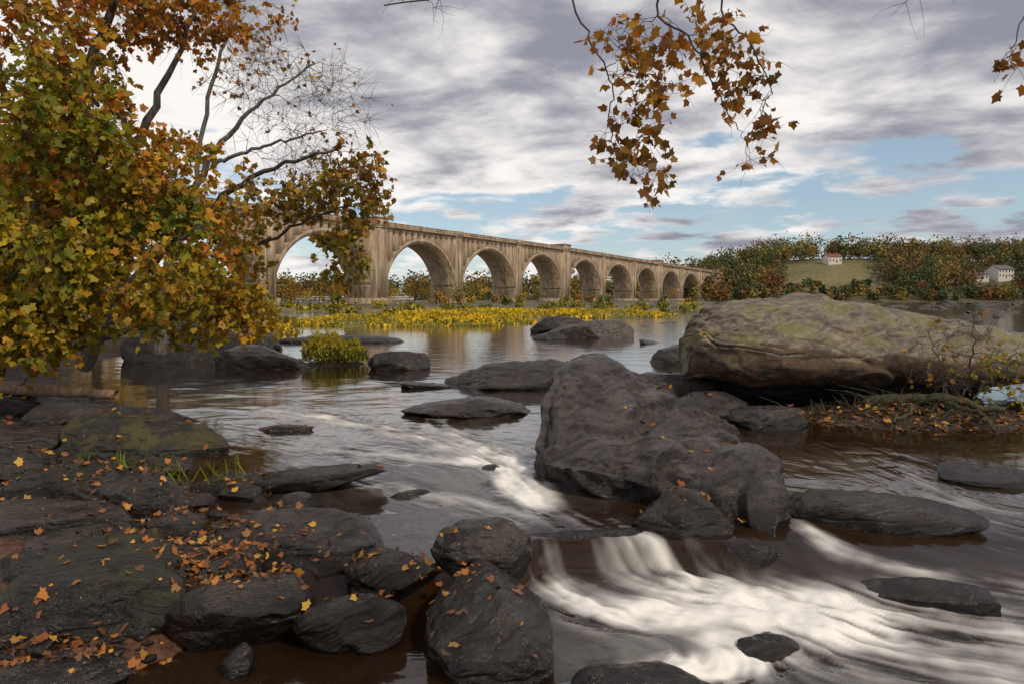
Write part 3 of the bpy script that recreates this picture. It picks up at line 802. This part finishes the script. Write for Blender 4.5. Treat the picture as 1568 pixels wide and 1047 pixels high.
# bare shrub and driftwood at right
grow_tree('bare_shrub', [
    [(7.2, 11.2, .2, .02), (7.0, 11.1, .8, .014), (6.7, 11.0, 1.5, .006)],
    [(7.3, 11.2, .2, .02), (7.5, 11.1, 1.0, .014), (7.4, 11.0, 1.8, .006)],
    [(7.25, 11.0, .2, .02), (7.8, 11.0, .8, .014), (8.2, 11.0, 1.3, .006)],
], [(7.3, 11.1, 1.1, .8, .5, .75, 70, ('gold', 'brown'), .08), (6.9, 11.0, .7, .5, .4, .4, 24, ('rust',), .1), (7.9, 11.0, .8, .5, .5, .5, 34, ('gold', 'green'), .6)],
    M_bark, .07, twigs=3, lpt=4, twiglen=.3, thick=1.0, droop=0)
lpth = smooth_path([(-9.6, 11.95, .50), (-8.0, 11.55, .47), (-6.55, 11.3, .42)], 18) + rng.normal(0, .008, (18, 3))
tubes('driftwood_log', [(lpth, np.linspace(.125, .075, 18) * rng.uniform(.92, 1.08, 18), 12),
                        (np.array([(-8.4, 11.6, .50), (-8.2, 11.5, .64), (-8.1, 11.45, .74)]), np.array([.035, .028, .012]), 6)], bark_mat('weathered_wood', (.15, .09, .055), (.38, .25, .17)))
lg = []
for (a0, b0, c0, r0) in [((5.9, 11.4, .24), (6.8, 11.0, .42), (7.7, 10.7, .24), .10), ((6.4, 11.2, .26), (6.2, 10.6, .28), (5.7, 10.2, .16), .045), ((6.9, 11.1, .36), (7.1, 10.4, .26), (7.0, 9.9, .12), .045)]:
    pth = smooth_path([a0, b0, c0], 16) + rng.normal(0, .018, (16, 3))
    lg.append((pth, np.linspace(r0, r0 * .5, 16) * rng.uniform(.75, 1.25, 16), 9))
for k in range(190):
    x = rng.normal(6.3, 1.1); y = rng.normal(10.9, .55); z = tz(x, y)
    d = rng.normal(0, .3, 3); d[2] = rng.uniform(-.02, .22)
    lg.append((np.array([(x, y, z + .02), np.array((x, y, z + .06)) + d * .6, np.array((x, y, z + .04)) + d * 1.1]), np.array([.010, .007, .003]), 4))
tubes('mossy_driftwood', lg, bark_mat('mossy_wood', (.022, .022, .008), (.075, .066, .028)))

# ------------------------------------------------------------------ fallen leaves
bpy.context.view_layer.update()
dg = bpy.context.evaluated_depsgraph_get()
src = [(-2.05, 4.85, .35, .25, 420), (-1.8, 4.85, .3, .12, 240), (-2.7, 3.95, .45, .18, 330), (-2.7, 5.5, .35, .35, 260), (-.70, 4.05, .12, .12, 70),
       (-3.7, 6.6, .7, .35, 280), (-4.5, 7.6, .8, .4, 220), (-7.6, 11.0, 1.2, .5, 260), (-6, 10.0, 1.1, .5, 140), (6.6, 10.6, 1.1, .55, 900), (5.2, 11.0, .6, .3, 160),
       (2.9, 12.3, .5, .5, 80), (1.75, 6.1, .25, .2, 26), (1.6, 9.6, .8, .8, 30), (1.7, 7.6, .7, .8, 28), (-.5, 5.0, .25, .2, 60), (-3.3, 10.3, .3, .2, 20),
       (-1.7, 5.5, .6, .4, 16), (-.2, 4.5, .4, .4, 12), (-3.1, 5.1, .6, .4, 120), (-5, 8.8, .8, .5, 60), (-1.3, 4.7, .5, .25, 140), (-.9, 4.2, .5, .3, 26), (6.5, 14, 1.5, 1, 12)]
lp, lflat = [], []
for (cx, cy, sx, sy, nn) in src:
    for k in range(nn):
        x = rng.normal(cx, sx); y = rng.normal(cy, sy)
        if y < 3: continue
        ok, loc, nor, idx, ob, mt = scene.ray_cast(dg, Vector((x, y, 2.5)), Vector((0, 0, -1)))
        if ok and nor.z > .5 and ('rock' in ob.name or 'ground' in ob.name or 'pebble' in ob.name or 'boulder' in ob.name):
            if loc.z > .2 and x < -1.2 and y < 5.3 and rng.random() < .6: continue
            wlz = 0.0 if y > 5.4 else -.18
            if loc.z > wlz - 0.02:
                lp.append((x, y, loc.z + .008)); lflat.append(nor[:])
lp = np.array(lp); lflat = np.array(lflat) + rng.normal(0, .38, lp.shape)
dd = rng.normal(size=lp.shape); dd[:, 2] *= .15
sz = rng.uniform(.035, .085, len(lp)) * np.clip(lp[:, 1] / 7, .85, 1.5)
leaf_mesh('fallen_leaves', lp, dd, sz, pal_cols(('litter',), len(lp)), T_MAPLE * np.array([1.1, 1]), M_litter, .8, lflat)

# ------------------------------------------------------------------ river
def water_level(x, y):
    yl = np.interp(x, [-3, 0, .2, 1.8, 2.3, 4, 8], [5.0, 5.2, 5.72, 5.72, 6.2, 6.4, 6.6])
    w = np.interp(x, [0, .3, 1.7, 2.4, 5], [.35, .24, .24, 1.3, 2.4])
    t = np.clip((yl - y) / w, 0, 1)
    return -.19 * t * t * (3 - 2 * t) + .05 * sstep(6.5, 9.5, y)

FP = [  # x, y, width, foam
    [(-4.4, 12.2, .5, .15), (-3.4, 11.4, .40, .45), (-2.4, 10.7, .35, .30), (-1.5, 9.9, .35, .30), (-.8, 9.2, .32, .50), (-.2, 8.5, .30, .85), (.05, 7.8, .28, .95), (.12, 7.1, .24, .65), (.28, 6.5, .26, .30), (.7, 6.0, .3, .12)],
    [(1.12, 5.80, .30, .20), (1.14, 5.62, .34, .55), (1.2, 5.35, .34, .6), (1.5, 5.05, .32, 1.15), (2.0, 4.85, .34, 1.1), (2.6, 4.65, .40, .8), (3.6, 4.3, .5, .45), (5.5, 3.6, .7, .25)],
    [(-1.3, 12.0, .3, .2), (-1.2, 10.6, .25, .35), (-.7, 9.6, .22, .4), (-.25, 8.8, .2, .6)],
    [(.35, 5.95, .2, .15), (.32, 5.5, .15, .35), (.36, 5.15, .18, .7), (.65, 4.8, .24, .9), (1.2, 4.8, .30, 1.0), (1.7, 4.72, .30, 1.0)],
    [(2.4, 4.9, .26, .7), (1.85, 4.45, .22, .85), (1.45, 4.15, .18, .8), (.9, 4.0, .15, .75), (.35, 3.75, .13, .8), (.15, 3.2, .12, .5)],
    [(1.4, 4.5, .30, .55), (2.2, 4.2, .32, .5), (3.0, 3.9, .36, .35), (4.5, 3.4, .5, .2)],
    [(2.42, 6.6, .12, .25), (2.55, 6.0, .14, .38), (2.75, 5.55, .16, .35), (3.2, 5.2, .25, .30), (4.2, 4.8, .35, .25), (6, 4.2, .5, .2)],
    [(-2.5, 8.0, .3, .15), (-1.6, 7.4, .22, .32), (-.8, 6.9, .2, .22), (-.1, 6.5, .2, .22), (.3, 6.1, .2, .2)],
    [(-4, 9.6, .4, .05), (-2.8, 8.9, .3, .30), (-1.5, 8.5, .25, .40), (-.5, 8.2, .22, .6)],
    [(4.5, 9.0, .5, .05), (4.6, 7.8, .3, .12), (4.3, 7.0, .3, .15), (4.6, 6.1, .4, .12), (6.5, 5.2, .5, .12)],
]
wx = axis(-4.6, 5.6, 0.021, -2500, 2500, 1.06)
wy = axis(3.2, 12.4, 0.021, -30, 3400, 1.045)
WX, WY = np.meshgrid(wx, wy)
shape = WX.shape
vx = np.full(shape, .12); vy = np.full(shape, -.22); foam = np.zeros(shape)
nr = (WX > -8) & (WX < 10) & (WY < 17) & (WY > 1)
ax_, ay_ = WX[nr], WY[nr]
avx, avy, af = vx[nr], vy[nr], foam[nr]
for path in FP:
    bf = np.zeros_like(ax_); dxv = np.zeros_like(ax_); dyv = np.zeros_like(ax_)
    for k in range(len(path) - 1):
        (x0, y0, w0, f0), (x1, y1, w1, f1) = path[k], path[k + 1]
        ex, ey = x1 - x0, y1 - y0; L2 = ex * ex + ey * ey; L = math.sqrt(L2)
        t = np.clip(((ax_ - x0) * ex + (ay_ - y0) * ey) / L2, 0, 1)
        d = np.hypot(ax_ - x0 - t * ex, ay_ - y0 - t * ey)
        w = w0 + (w1 - w0) * t
        g = np.exp(-(d / w) ** 2)
        bf = np.maximum(bf, g * (f0 + (f1 - f0) * t))
        gv = np.exp(-(d / (w * 1.8)) ** 2)
        dxv += gv * ex / L; dyv += gv * ey / L
    avx += dxv; avy += dyv
    af = np.maximum(af, bf)
vx[nr], vy[nr] = avx, avy; foam[nr] = af
def F2(sx_, sy_, o, seed): return fbm(np.stack([WX.ravel() * sx_, WY.ravel() * sy_, 0 * WX.ravel()], 1), o, seed).reshape(shape)
vx = vx + .50 * F2(1.7, 1.7, 3, 61); vy = vy + .50 * F2(1.7, 1.7, 3, 67)
sp = np.hypot(vx, vy) + 1e-6; vx /= sp; vy /= sp
patch = np.clip(.5 + 1.1 * F2(2.2, 2.2, 4, 55), 0, 1)
foam = foam * (0.50 + 1.1 * patch)
i0 = int(np.argmin(abs(wx + 4.6))); i1 = int(np.argmin(abs(wx - 5.58))); j0 = int(np.argmin(abs(wy - 3.2))); j1 = int(np.argmin(abs(wy - 12.38)))
sub = (slice(j0, j1), slice(i0, i1))
sx, sy = vx[sub], vy[sub]
H_, W_ = sx.shape
def lic(noise, steps, h=1.3):
    acc = noise.copy(); cnt = 1
    for sgn in (1, -1):
        px = np.tile(np.arange(W_, dtype=float), (H_, 1)); py = np.repeat(np.arange(H_, dtype=float)[:, None], W_, 1)
        for s in range(steps):
            ix = px.astype(np.int32); iy = py.astype(np.int32)
            px = np.clip(px + sgn * sx[iy, ix] * h, 0, W_ - 2.01); py = np.clip(py + sgn * sy[iy, ix] * h, 0, H_ - 2.01)
            ix = px.astype(np.int32); iy = py.astype(np.int32); fx = px - ix; fy = py - iy
            acc += (noise[iy, ix] * (1 - fx) + noise[iy, ix + 1] * fx) * (1 - fy) + (noise[iy + 1, ix] * (1 - fx) + noise[iy + 1, ix + 1] * fx) * fy
            cnt += 1
    acc /= cnt
    return (acc - acc.mean()) / acc.std()
def blur(a, k):
    for _ in range(k):
        a = (a + np.roll(a, 1, 0) + np.roll(a, -1, 0) + np.roll(a, 1, 1) + np.roll(a, -1, 1)) / 5
    return a
l1 = lic(blur(rng.random((H_, W_)), 1), 8)
l2 = lic(blur(rng.random((H_, W_)), 16), 9)
LIC = np.full(shape, .4)
LIC[sub] = np.clip(.5 + .5 * (.36 * l1 + .65 * l2) * .6, 0, 1)
WZ = water_level(WX, WY)
fz = np.zeros(shape)
fz[sub] = (LIC[sub] - .5) * .045 * np.clip(foam[sub], .04, 1)
fz += F2(3.2, 3.2, 3, 91) * .07 * np.clip(foam, 0, 1) * (WY < 14)
fz += F2(.8, .9, 3, 95) * .012 * (WY < 20)
fo = np.clip(foam * (LIC * 1.5) * 1.35 - .10, 0, 1)
veil = .10 * sstep(5.8, 4.6, WY) * sstep(-.2, 1.0, WX) * sstep(2.5, 3, WY) + .04 * sstep(12, 9, WY) * sstep(-3.5, -1.5, WX) * sstep(6.0, 7.5, WY) * sstep(1.5, .5, WX)
fo = np.clip(fo + veil * (LIC * 1.7), 0, 1)
calm = np.clip(1 - foam * 1.5, 0, 1)
WP = np.stack([WX.ravel(), WY.ravel(), (WZ + fz).ravel()], 1)

m_water, n, out = new_mat('river_water')
geo = n.node('ShaderNodeNewGeometry')
Pn = geo.outputs['Position']
fa = n.node('ShaderNodeAttribute', attribute_name='foam').outputs[2]
la = n.node('ShaderNodeAttribute', attribute_name='streak').outputs[2]
ca = n.node('ShaderNodeAttribute', attribute_name='calm').outputs[2]
nA = n.noise(n.mapping(Pn, (1, 1.6, 1)), 1.0, 2, .5, .6)
nB = n.noise(n.mapping(Pn, (1, 2.2, 1)), 5.0, 2, .5, .4)
hgt = n.math('ADD', n.math('MULTIPLY', nA, .6), n.math('ADD', n.math('MULTIPLY', nB, .09), n.math('MULTIPLY', n.math('MULTIPLY', la, n.math('SUBTRACT', 1.25, ca)), .6)))
b = n.node('ShaderNodeBump', {'Height': hgt, 'Strength': .24, 'Distance': .09})
fr = n.node('ShaderNodeFresnel', {'IOR': 1.42, 'Normal': b.outputs[0]})
gl = n.node('ShaderNodeBsdfGlossy', {'Color': (1.0, .99, .99), 'Roughness': .07, 'Normal': b.outputs[0]})
tr = n.node('ShaderNodeBsdfTransparent', {'Color': (.68, .40, .20)})
deep = n.node('ShaderNodeBsdfDiffuse', {'Color': (.050, .026, .011)})
w0 = n.node('ShaderNodeMixShader', {0: .40, 1: tr.outputs[0], 2: deep.outputs[0]})
w1 = n.node('ShaderNodeMixShader', {0: n.math('MULTIPLY', fr.outputs[0], 1.15, clamp=True), 1: w0.outputs[0], 2: gl.outputs[0]})
fd = n.node('ShaderNodeBsdfDiffuse', {'Color': (.86, .85, .82), 'Normal': b.outputs[0]})
w2 = n.node('ShaderNodeMixShader', {0: fa, 1: w1.outputs[0], 2: fd.outputs[0]})
n.l.new(w2.outputs[0], out.inputs[0])
river = mesh_quads('river_water', WP, grid_faces(len(wx), len(wy)), mat=m_water, smooth=True, attrs={'foam': fo, 'streak': LIC, 'calm': calm})

# ------------------------------------------------------------------ viaduct
m_conc, n, out = new_mat('weathered_concrete')
geo = n.node('ShaderNodeNewGeometry'); Pn = geo.outputs['Position']
a1 = n.noise(n.mapping(Pn, (1, 1, .15)), .9, 5, .65)
a2 = n.noise(Pn, .22, 3, .6)
c = n.mix(n.rng(a1, .34, .66), (.18, .13, .09), (.45, .36, .265))
c = n.mix(n.rng(a2, .4, .7, 0, .55), c, (.29, .195, .12))
p = n.node('ShaderNodeBsdfPrincipled', {'Base Color': c, 'Roughness': .85})
n.l.new(p.outputs[0], out.inputs[0])

class Acc:
    def __init__(s): s.V = []; s.F = []
    def strip(s, A, B, y0, y1):
        n_ = len(A); o = len(s.V)
        for (x, z) in A: s.V.append((x, y0, z))
        for (x, z) in B: s.V.append((x, y0, z))
        for (x, z) in A: s.V.append((x, y1, z))
        for (x, z) in B: s.V.append((x, y1, z))
        a, b_, c_, d_ = o, o + n_, o + 2 * n_, o + 3 * n_
        for i in range(n_ - 1):
            s.F.append((a + i, a + i + 1, b_ + i + 1, b_ + i))
            s.F.append((c_ + i + 1, c_ + i, d_ + i, d_ + i + 1))
            s.F.append((a + i + 1, a + i, c_ + i, c_ + i + 1))
            s.F.append((b_ + i, b_ + i + 1, d_ + i + 1, d_ + i))
        s.F.append((a, b_, d_, c_)); e = n_ - 1
        s.F.append((b_ + e, a + e, c_ + e, d_ + e))
    def box(s, x0, x1, y0, y1, z0, z1, tp=0.0, ty=0.0):
        o = len(s.V)
        for (z, k, q) in ((z0, 0, 0), (z1, tp, ty)):
            s.V += [(x0 + k, y0 + q, z), (x1 - k, y0 + q, z), (x1 - k, y1 - q, z), (x0 + k, y1 - q, z)]
        for f in ((0, 3, 2, 1), (4, 5, 6, 7), (0, 1, 5, 4), (1, 2, 6, 5), (2, 3, 7, 6), (3, 0, 4, 7)):
            s.F.append(tuple(o + i for i in f))
SP, WD = 35.0, 9.0
org = np.array([-35.4, 181.3, 0.0]); ang = math.atan2(1, .637)
viaduct = empty('concrete_arch_viaduct', tuple(org))
def place(ac, name):
    v = np.array(ac.V)
    f = 1 - .15 * np.clip((v[:, 0] - 90) / 290, 0, 1.3)
    v[:, 2] = np.where(v[:, 2] > 0, v[:, 2] * f, v[:, 2])
    ca, sa = math.cos(ang), math.sin(ang)
    w = np.stack([v[:, 0] * ca - v[:, 1] * sa, v[:, 0] * sa + v[:, 1] * ca, v[:, 2]], 1) + org
    fl = np.array([i for q in ac.F for i in q]); stt = np.cumsum([0] + [len(q) for q in ac.F])[:-1]
    o = mesh_np(name, w, fl, stt, mat=m_conc)
    parent(o, viaduct)
arch, spand, piers, deck = Acc(), Acc(), Acc(), Acc()
I0, I1 = -5, 14
for i in range(I0, I1):
    pl = 2.5 if i % 3 == 0 else 1.5
    pr = 2.5 if (i + 1) % 3 == 0 else 1.5
    xa, xb = i * SP + pl, (i + 1) * SP - pr
    xc, a_ = (xa + xb) / 2, (xb - xa) / 2
    th = np.linspace(math.pi, 0, 41)
    zs0, bI = 2.0, 15.9
    sn_ = np.clip(np.sin(th), 0, 1) ** .92
    A = [(xc + a_ * math.cos(t), zs0 + bI * s) for t, s in zip(th, sn_)]
    B = [(xc + (a_ + .9) * math.cos(t), zs0 + (bI + 1.1) * s) for t, s in zip(th, sn_)]
    arch.strip(A, B, 0, WD)
    A2 = [(xc + (a_ + .12) * math.cos(t), zs0 + (bI + .35) * s) for t, s in zip(th, sn_)]
    B2 = [(xc + (a_ + .7) * math.cos(t), zs0 + (bI + 1.3) * s) for t, s in zip(th, sn_)]
    arch.strip(A2, B2, -.22, -.003)
    def ext(x):
        u = min(1, abs(x - xc) / (a_ + .9)); return zs0 + (bI + 1.1) * max(0, 1 - u * u) ** .46
    nbay = 12; pitch = (xb - xa) / nbay; cw = .95; r_ = (pitch - cw) / 2; zsp = 20.95 - r_
    for k in range(nbay + 1):
        x = xa + k * pitch
        w = cw / 2
        z0_ = min(ext(x - w), ext(x + w)) - .6
        if z0_ < zsp: spand.box(x - w, x + w, .15, WD - .15, max(z0_, .5), zsp)
    for k in range(nbay):
        x = xa + (k + .5) * pitch
        tt = np.linspace(math.pi, 0, 9)
        A = [(x - pitch / 2, zsp)] + [(x + r_ * math.cos(t), zsp + r_ * math.sin(t)) for t in tt] + [(x + pitch / 2, zsp)]
        B = [(q[0], 21.3) for q in A]
        spand.strip(A, B, .152, WD - .152)
    for k in range(4):
        d0 = i * SP + k * SP / 4; d1 = d0 + SP / 4
        deck.box(d0, d1, -.55, WD + .55, 21.25, 21.7)
        deck.box(d0, d1, -.40, -.1, 21.7, 22.45)
        deck.box(d0, d1, WD + .1, WD + .4, 21.7, 22.45)
        deck.box(d0, d1, -.5, 0, 22.45, 22.65)
for i in range(I0, I1 + 1):
    t = 2.5 if i % 3 == 0 else 1.5
    x = i * SP
    pw = .75 if i % 3 == 0 else .35
    piers.box(x - t - .35, x + t + .35, -pw - .35, WD + pw + .35, -3, 20.9 if i % 3 else 21.2, .35, .35)
    piers.box(x - t - 1.0, x + t + 1.0, -pw - 1.1, WD + pw + 1.1, -3, 2.2, .15, .15)
    piers.box(x - t * .55, x + t * .55, -pw - .62, -pw - .02, 2.2, 20.2)
    piers.box(x - t - .25, x + t + .25, -pw - .3, WD + pw + .3, 20.9, 21.22)
    if i % 3 == 0:
        piers.box(x - t - .12, x + t + .12, -1.1, WD + 1.1, 21.23, 23.3)
        piers.box(x - t - .4, x + t + .4, -1.4, WD + 1.4, 23.3, 23.75)
    else:
        piers.box(x - t - .1, x + t + .1, -.75, WD + .75, 21.23, 22.75)
place(arch, 'arches'); place(spand, 'spandrel_arcade'); place(piers, 'piers'); place(deck, 'deck_and_parapet')

lb = Acc()
lb.box(0, 62, 0, 3, 1.5, 2.4); lb.box(0, 62, -.2, 0, 2.4, 2.9)
for k in range(8): lb.box(2 + k * 8, 3 + k * 8, .2, 2.8, -2, 1.5)
m_pale, n, out = new_mat('pale_concrete')
geo = n.node('ShaderNodeNewGeometry')
c = n.mix(n.noise(geo.outputs['Position'], 1.0, 4), (.42, .41, .38), (.60, .58, .54))
n.l.new(n.node('ShaderNodeBsdfPrincipled', {'Base Color': c, 'Roughness': .8}).outputs[0], out.inputs[0])
fl = np.array([i for q in lb.F for i in q])
mesh_np('low_concrete_bridge', np.array(lb.V) + np.array([-100, 262, 0]), fl, np.arange(len(lb.F)) * 4, mat=m_pale)

# ------------------------------------------------------------------ houses
def flat_mat(name, col, rough=.6):
    m, n, out = new_mat(name)
    geo = n.node('ShaderNodeNewGeometry')
    k = n.noise(geo.outputs['Position'], 1.5, 4)
    c = n.mix(n.rng(k, .3, .7), tuple(x * .85 for x in col), col)
    n.l.new(n.node('ShaderNodeBsdfPrincipled', {'Base Color': c, 'Roughness': rough}).outputs[0], out.inputs[0])
    return m
m_white = flat_mat('white_siding', (.62, .60, .56)); m_glass = flat_mat('window_glass', (.03, .035, .045), .1)
m_roofr = flat_mat('red_roof', (.22, .08, .05)); m_roofg = flat_mat('grey_roof', (.12, .12, .13)); m_door = flat_mat('door_paint', (.10, .05, .03))
def house(name, x, y, z, w, d, h, rot, roof):
    root = empty(name, (x, y, z))
    def add(nm, V, F, mat):
        me = bpy.data.meshes.new(nm); me.from_pydata(V, [], F); me.materials.append(mat)
        o = bpy.data.objects.new(nm, me); scene.collection.objects.link(o); o.parent = root
    def bx(x0, x1, y0, y1, z0, z1):
        return [(x0, y0, z0), (x1, y0, z0), (x1, y1, z0), (x0, y1, z0), (x0, y0, z1), (x1, y0, z1), (x1, y1, z1), (x0, y1, z1)], [(0, 3, 2, 1), (4, 5, 6, 7), (0, 1, 5, 4), (1, 2, 6, 5), (2, 3, 7, 6), (3, 0, 4, 7)]
    V, F = bx(-w / 2, w / 2, -d / 2, d / 2, -4, h)
    V += [(-w / 2, 0, h + d * .3), (w / 2, 0, h + d * .3)]; F += [(4, 7, 8), (5, 9, 6)]
    add('walls', V, F, m_white)
    e = .6; k = h + d * .3 + .15
    zt = h - e * .6 * .5 + .1
    add('roof', [(-w / 2 - e, -d / 2 - e, zt), (w / 2 + e, -d / 2 - e, zt), (w / 2 + e, 0, k), (-w / 2 - e, 0, k), (-w / 2 - e, d / 2 + e, zt), (w / 2 + e, d / 2 + e, zt),
                 (-w / 2 - e, -d / 2 - e, zt + .3), (w / 2 + e, -d / 2 - e, zt + .3), (w / 2 + e, 0, k + .3), (-w / 2 - e, 0, k + .3), (-w / 2 - e, d / 2 + e, zt + .3), (w / 2 + e, d / 2 + e, zt + .3)],
        [(0, 1, 2, 3), (3, 2, 5, 4), (6, 9, 8, 7), (9, 10, 11, 8), (0, 6, 7, 1), (4, 5, 11, 10), (0, 3, 9, 6), (3, 4, 10, 9), (1, 7, 8, 2), (2, 8, 11, 5)], roof)
    V, F = [], []
    for fz_ in (1.0, 3.9):
        if fz_ + 1.5 > h: continue
        nwin = int(w // 2.6)
        for q in range(nwin):
            cx = -w / 2 + (q + .5) * w / nwin
            if fz_ == 1.0 and q == nwin // 2: continue
            a, b2 = bx(cx - .5, cx + .5, -d / 2 - .06, -d / 2 + .1, fz_, fz_ + 1.5)
            F += [tuple(i + len(V) for i in f) for f in b2]; V += a
    add('windows', V, F, m_glass)
    cx = -w / 2 + (int(w // 2.6) // 2 + .5) * w / int(w // 2.6)
    V, F = bx(cx - .55, cx + .55, -d / 2 - .08, -d / 2 + .1, 0, 2.2); add('door', V, F, m_door)
    V, F = bx(w * .25, w * .25 + 1, -.5, .5, h, h + d * .3 + 1.6); add('chimney', V, F, m_roofr)
    root.rotation_euler = (0, 0, rot)
house('white_house', 346, 484, tz(346, 484) + 1, 15, 9, 6.0, R(18), m_roofg)
house('white_house', 328, 478, tz(328, 478) + 1, 8, 6, 3.6, R(-8), m_roofg)
house('red_roofed_house', 244, 520, tz(244, 520) + .5, 11, 7, 4.4, R(10), m_roofr)

# ------------------------------------------------------------------ sky and light
SUN_EL, SUN_AZ = 40, 132      # azimuth clockwise from +Y
w = bpy.data.worlds.new('World'); scene.world = w; w.use_nodes = True
w.node_tree.nodes.clear()
n = NT(w.node_tree)
sky = n.node('ShaderNodeTexSky'); sky.sky_type = 'NISHITA'; sky.sun_disc = False
sky.sun_elevation = R(SUN_EL); sky.sun_rotation = R(SUN_AZ); sky.air_density = 1.0; sky.dust_density = .6; sky.ozone_density = 1.5
tc = n.node('ShaderNodeTexCoord'); sp_ = n.node('ShaderNodeSeparateXYZ', {0: tc.outputs['Generated']})
zz = n.math('MAXIMUM', sp_.outputs[2], 0.0)
dn = n.math('ADD', zz, .17)
cv = n.node('ShaderNodeCombineXYZ', {0: n.math('DIVIDE', sp_.outputs[0], dn), 1: n.math('DIVIDE', sp_.outputs[1], dn), 2: 0.0}).outputs[0]
cvm = n.mapping(cv, (1.0, 1.15, 1), (0, 0, .35), (3.1, 1.7, 0))
N1 = n.noise(cvm, 2.6, 7, .56, .15)
N2 = n.noise(n.mapping(cvm, (1, 1.1, 1), (0, 0, 0), (7.3, 2.4, 0)), 1.9, 7, .56, .25)
N3 = n.noise(cvm, .75, 2, .5, .2)
bias = n.node('ShaderNodeValToRGB', {0: zz}); cr = bias.color_ramp
cr.elements[0].position = 0; cr.elements[0].color = (.66,) * 3 + (1,)
cr.elements[1].position = .5; cr.elements[1].color = (1.0,) * 3 + (1,)
for (p_, v_) in ((.04, .61), (.08, .54), (.13, .55), (.18, .66), (.25, .85)):
    e = cr.elements.new(p_); e.color = (v_,) * 3 + (1,)
cov = n.math('ADD', n.math('ADD', N1, n.math('MULTIPLY', N3, .45)), n.math('ADD', bias.outputs[0], -1.29))
mask = n.rng(cov, -.07, .08)
tint = n.math('ADD', n.math('MULTIPLY', zz, .28), n.math('MULTIPLY', sp_.outputs[0], .16))
shade = n.rng(n.math('ADD', n.math('ADD', n.math('MULTIPLY', N2, .8), n.math('MULTIPLY', N1, .35)), n.math('ADD', n.math('MULTIPLY', N3, .35), tint)), .70, 1.0)
ccol = n.mix(shade, (9.8, 9.4, 9.1), (2.9, 2.95, 3.6))
skyc = n.mix(.26, sky.outputs[0], (6.2, 7.8, 8.8))
fin = n.mix(mask, skyc, ccol)
haze = n.rng(zz, 0.0, .07, .5, 0.0)
fin = n.mix(haze, fin, (7.8, 8.0, 8.4))
bg = n.node('ShaderNodeBackground', {'Color': fin, 'Strength': .1})
wo = n.node('ShaderNodeOutputWorld'); n.l.new(bg.outputs[0], wo.inputs[0])

sl = bpy.data.lights.new('sun', 'SUN'); sl.energy = 2.7; sl.angle = R(7); sl.color = (1, .86, .66)
so = bpy.data.objects.new('sun', sl); scene.collection.objects.link(so)
az = R(SUN_AZ); el = R(SUN_EL)
dv = Vector((math.sin(az) * math.cos(el), math.cos(az) * math.cos(el), math.sin(el)))
so.rotation_euler = dv.to_track_quat('Z', 'Y').to_euler(); so.location = (20, -20, 40)

cam = bpy.data.cameras.new('camera'); co = bpy.data.objects.new('camera', cam); scene.collection.objects.link(co)
co.location = (0, 0, 2.0); co.rotation_euler = (R(90), 0, 0)
cam.lens = 24; cam.sensor_width = 36; cam.shift_y = -.0418; cam.clip_end = 6000; cam.clip_start = .05
scene.camera = co
scene.view_settings.view_transform = 'Standard'; scene.view_settings.look = 'None'; scene.view_settings.exposure = 0
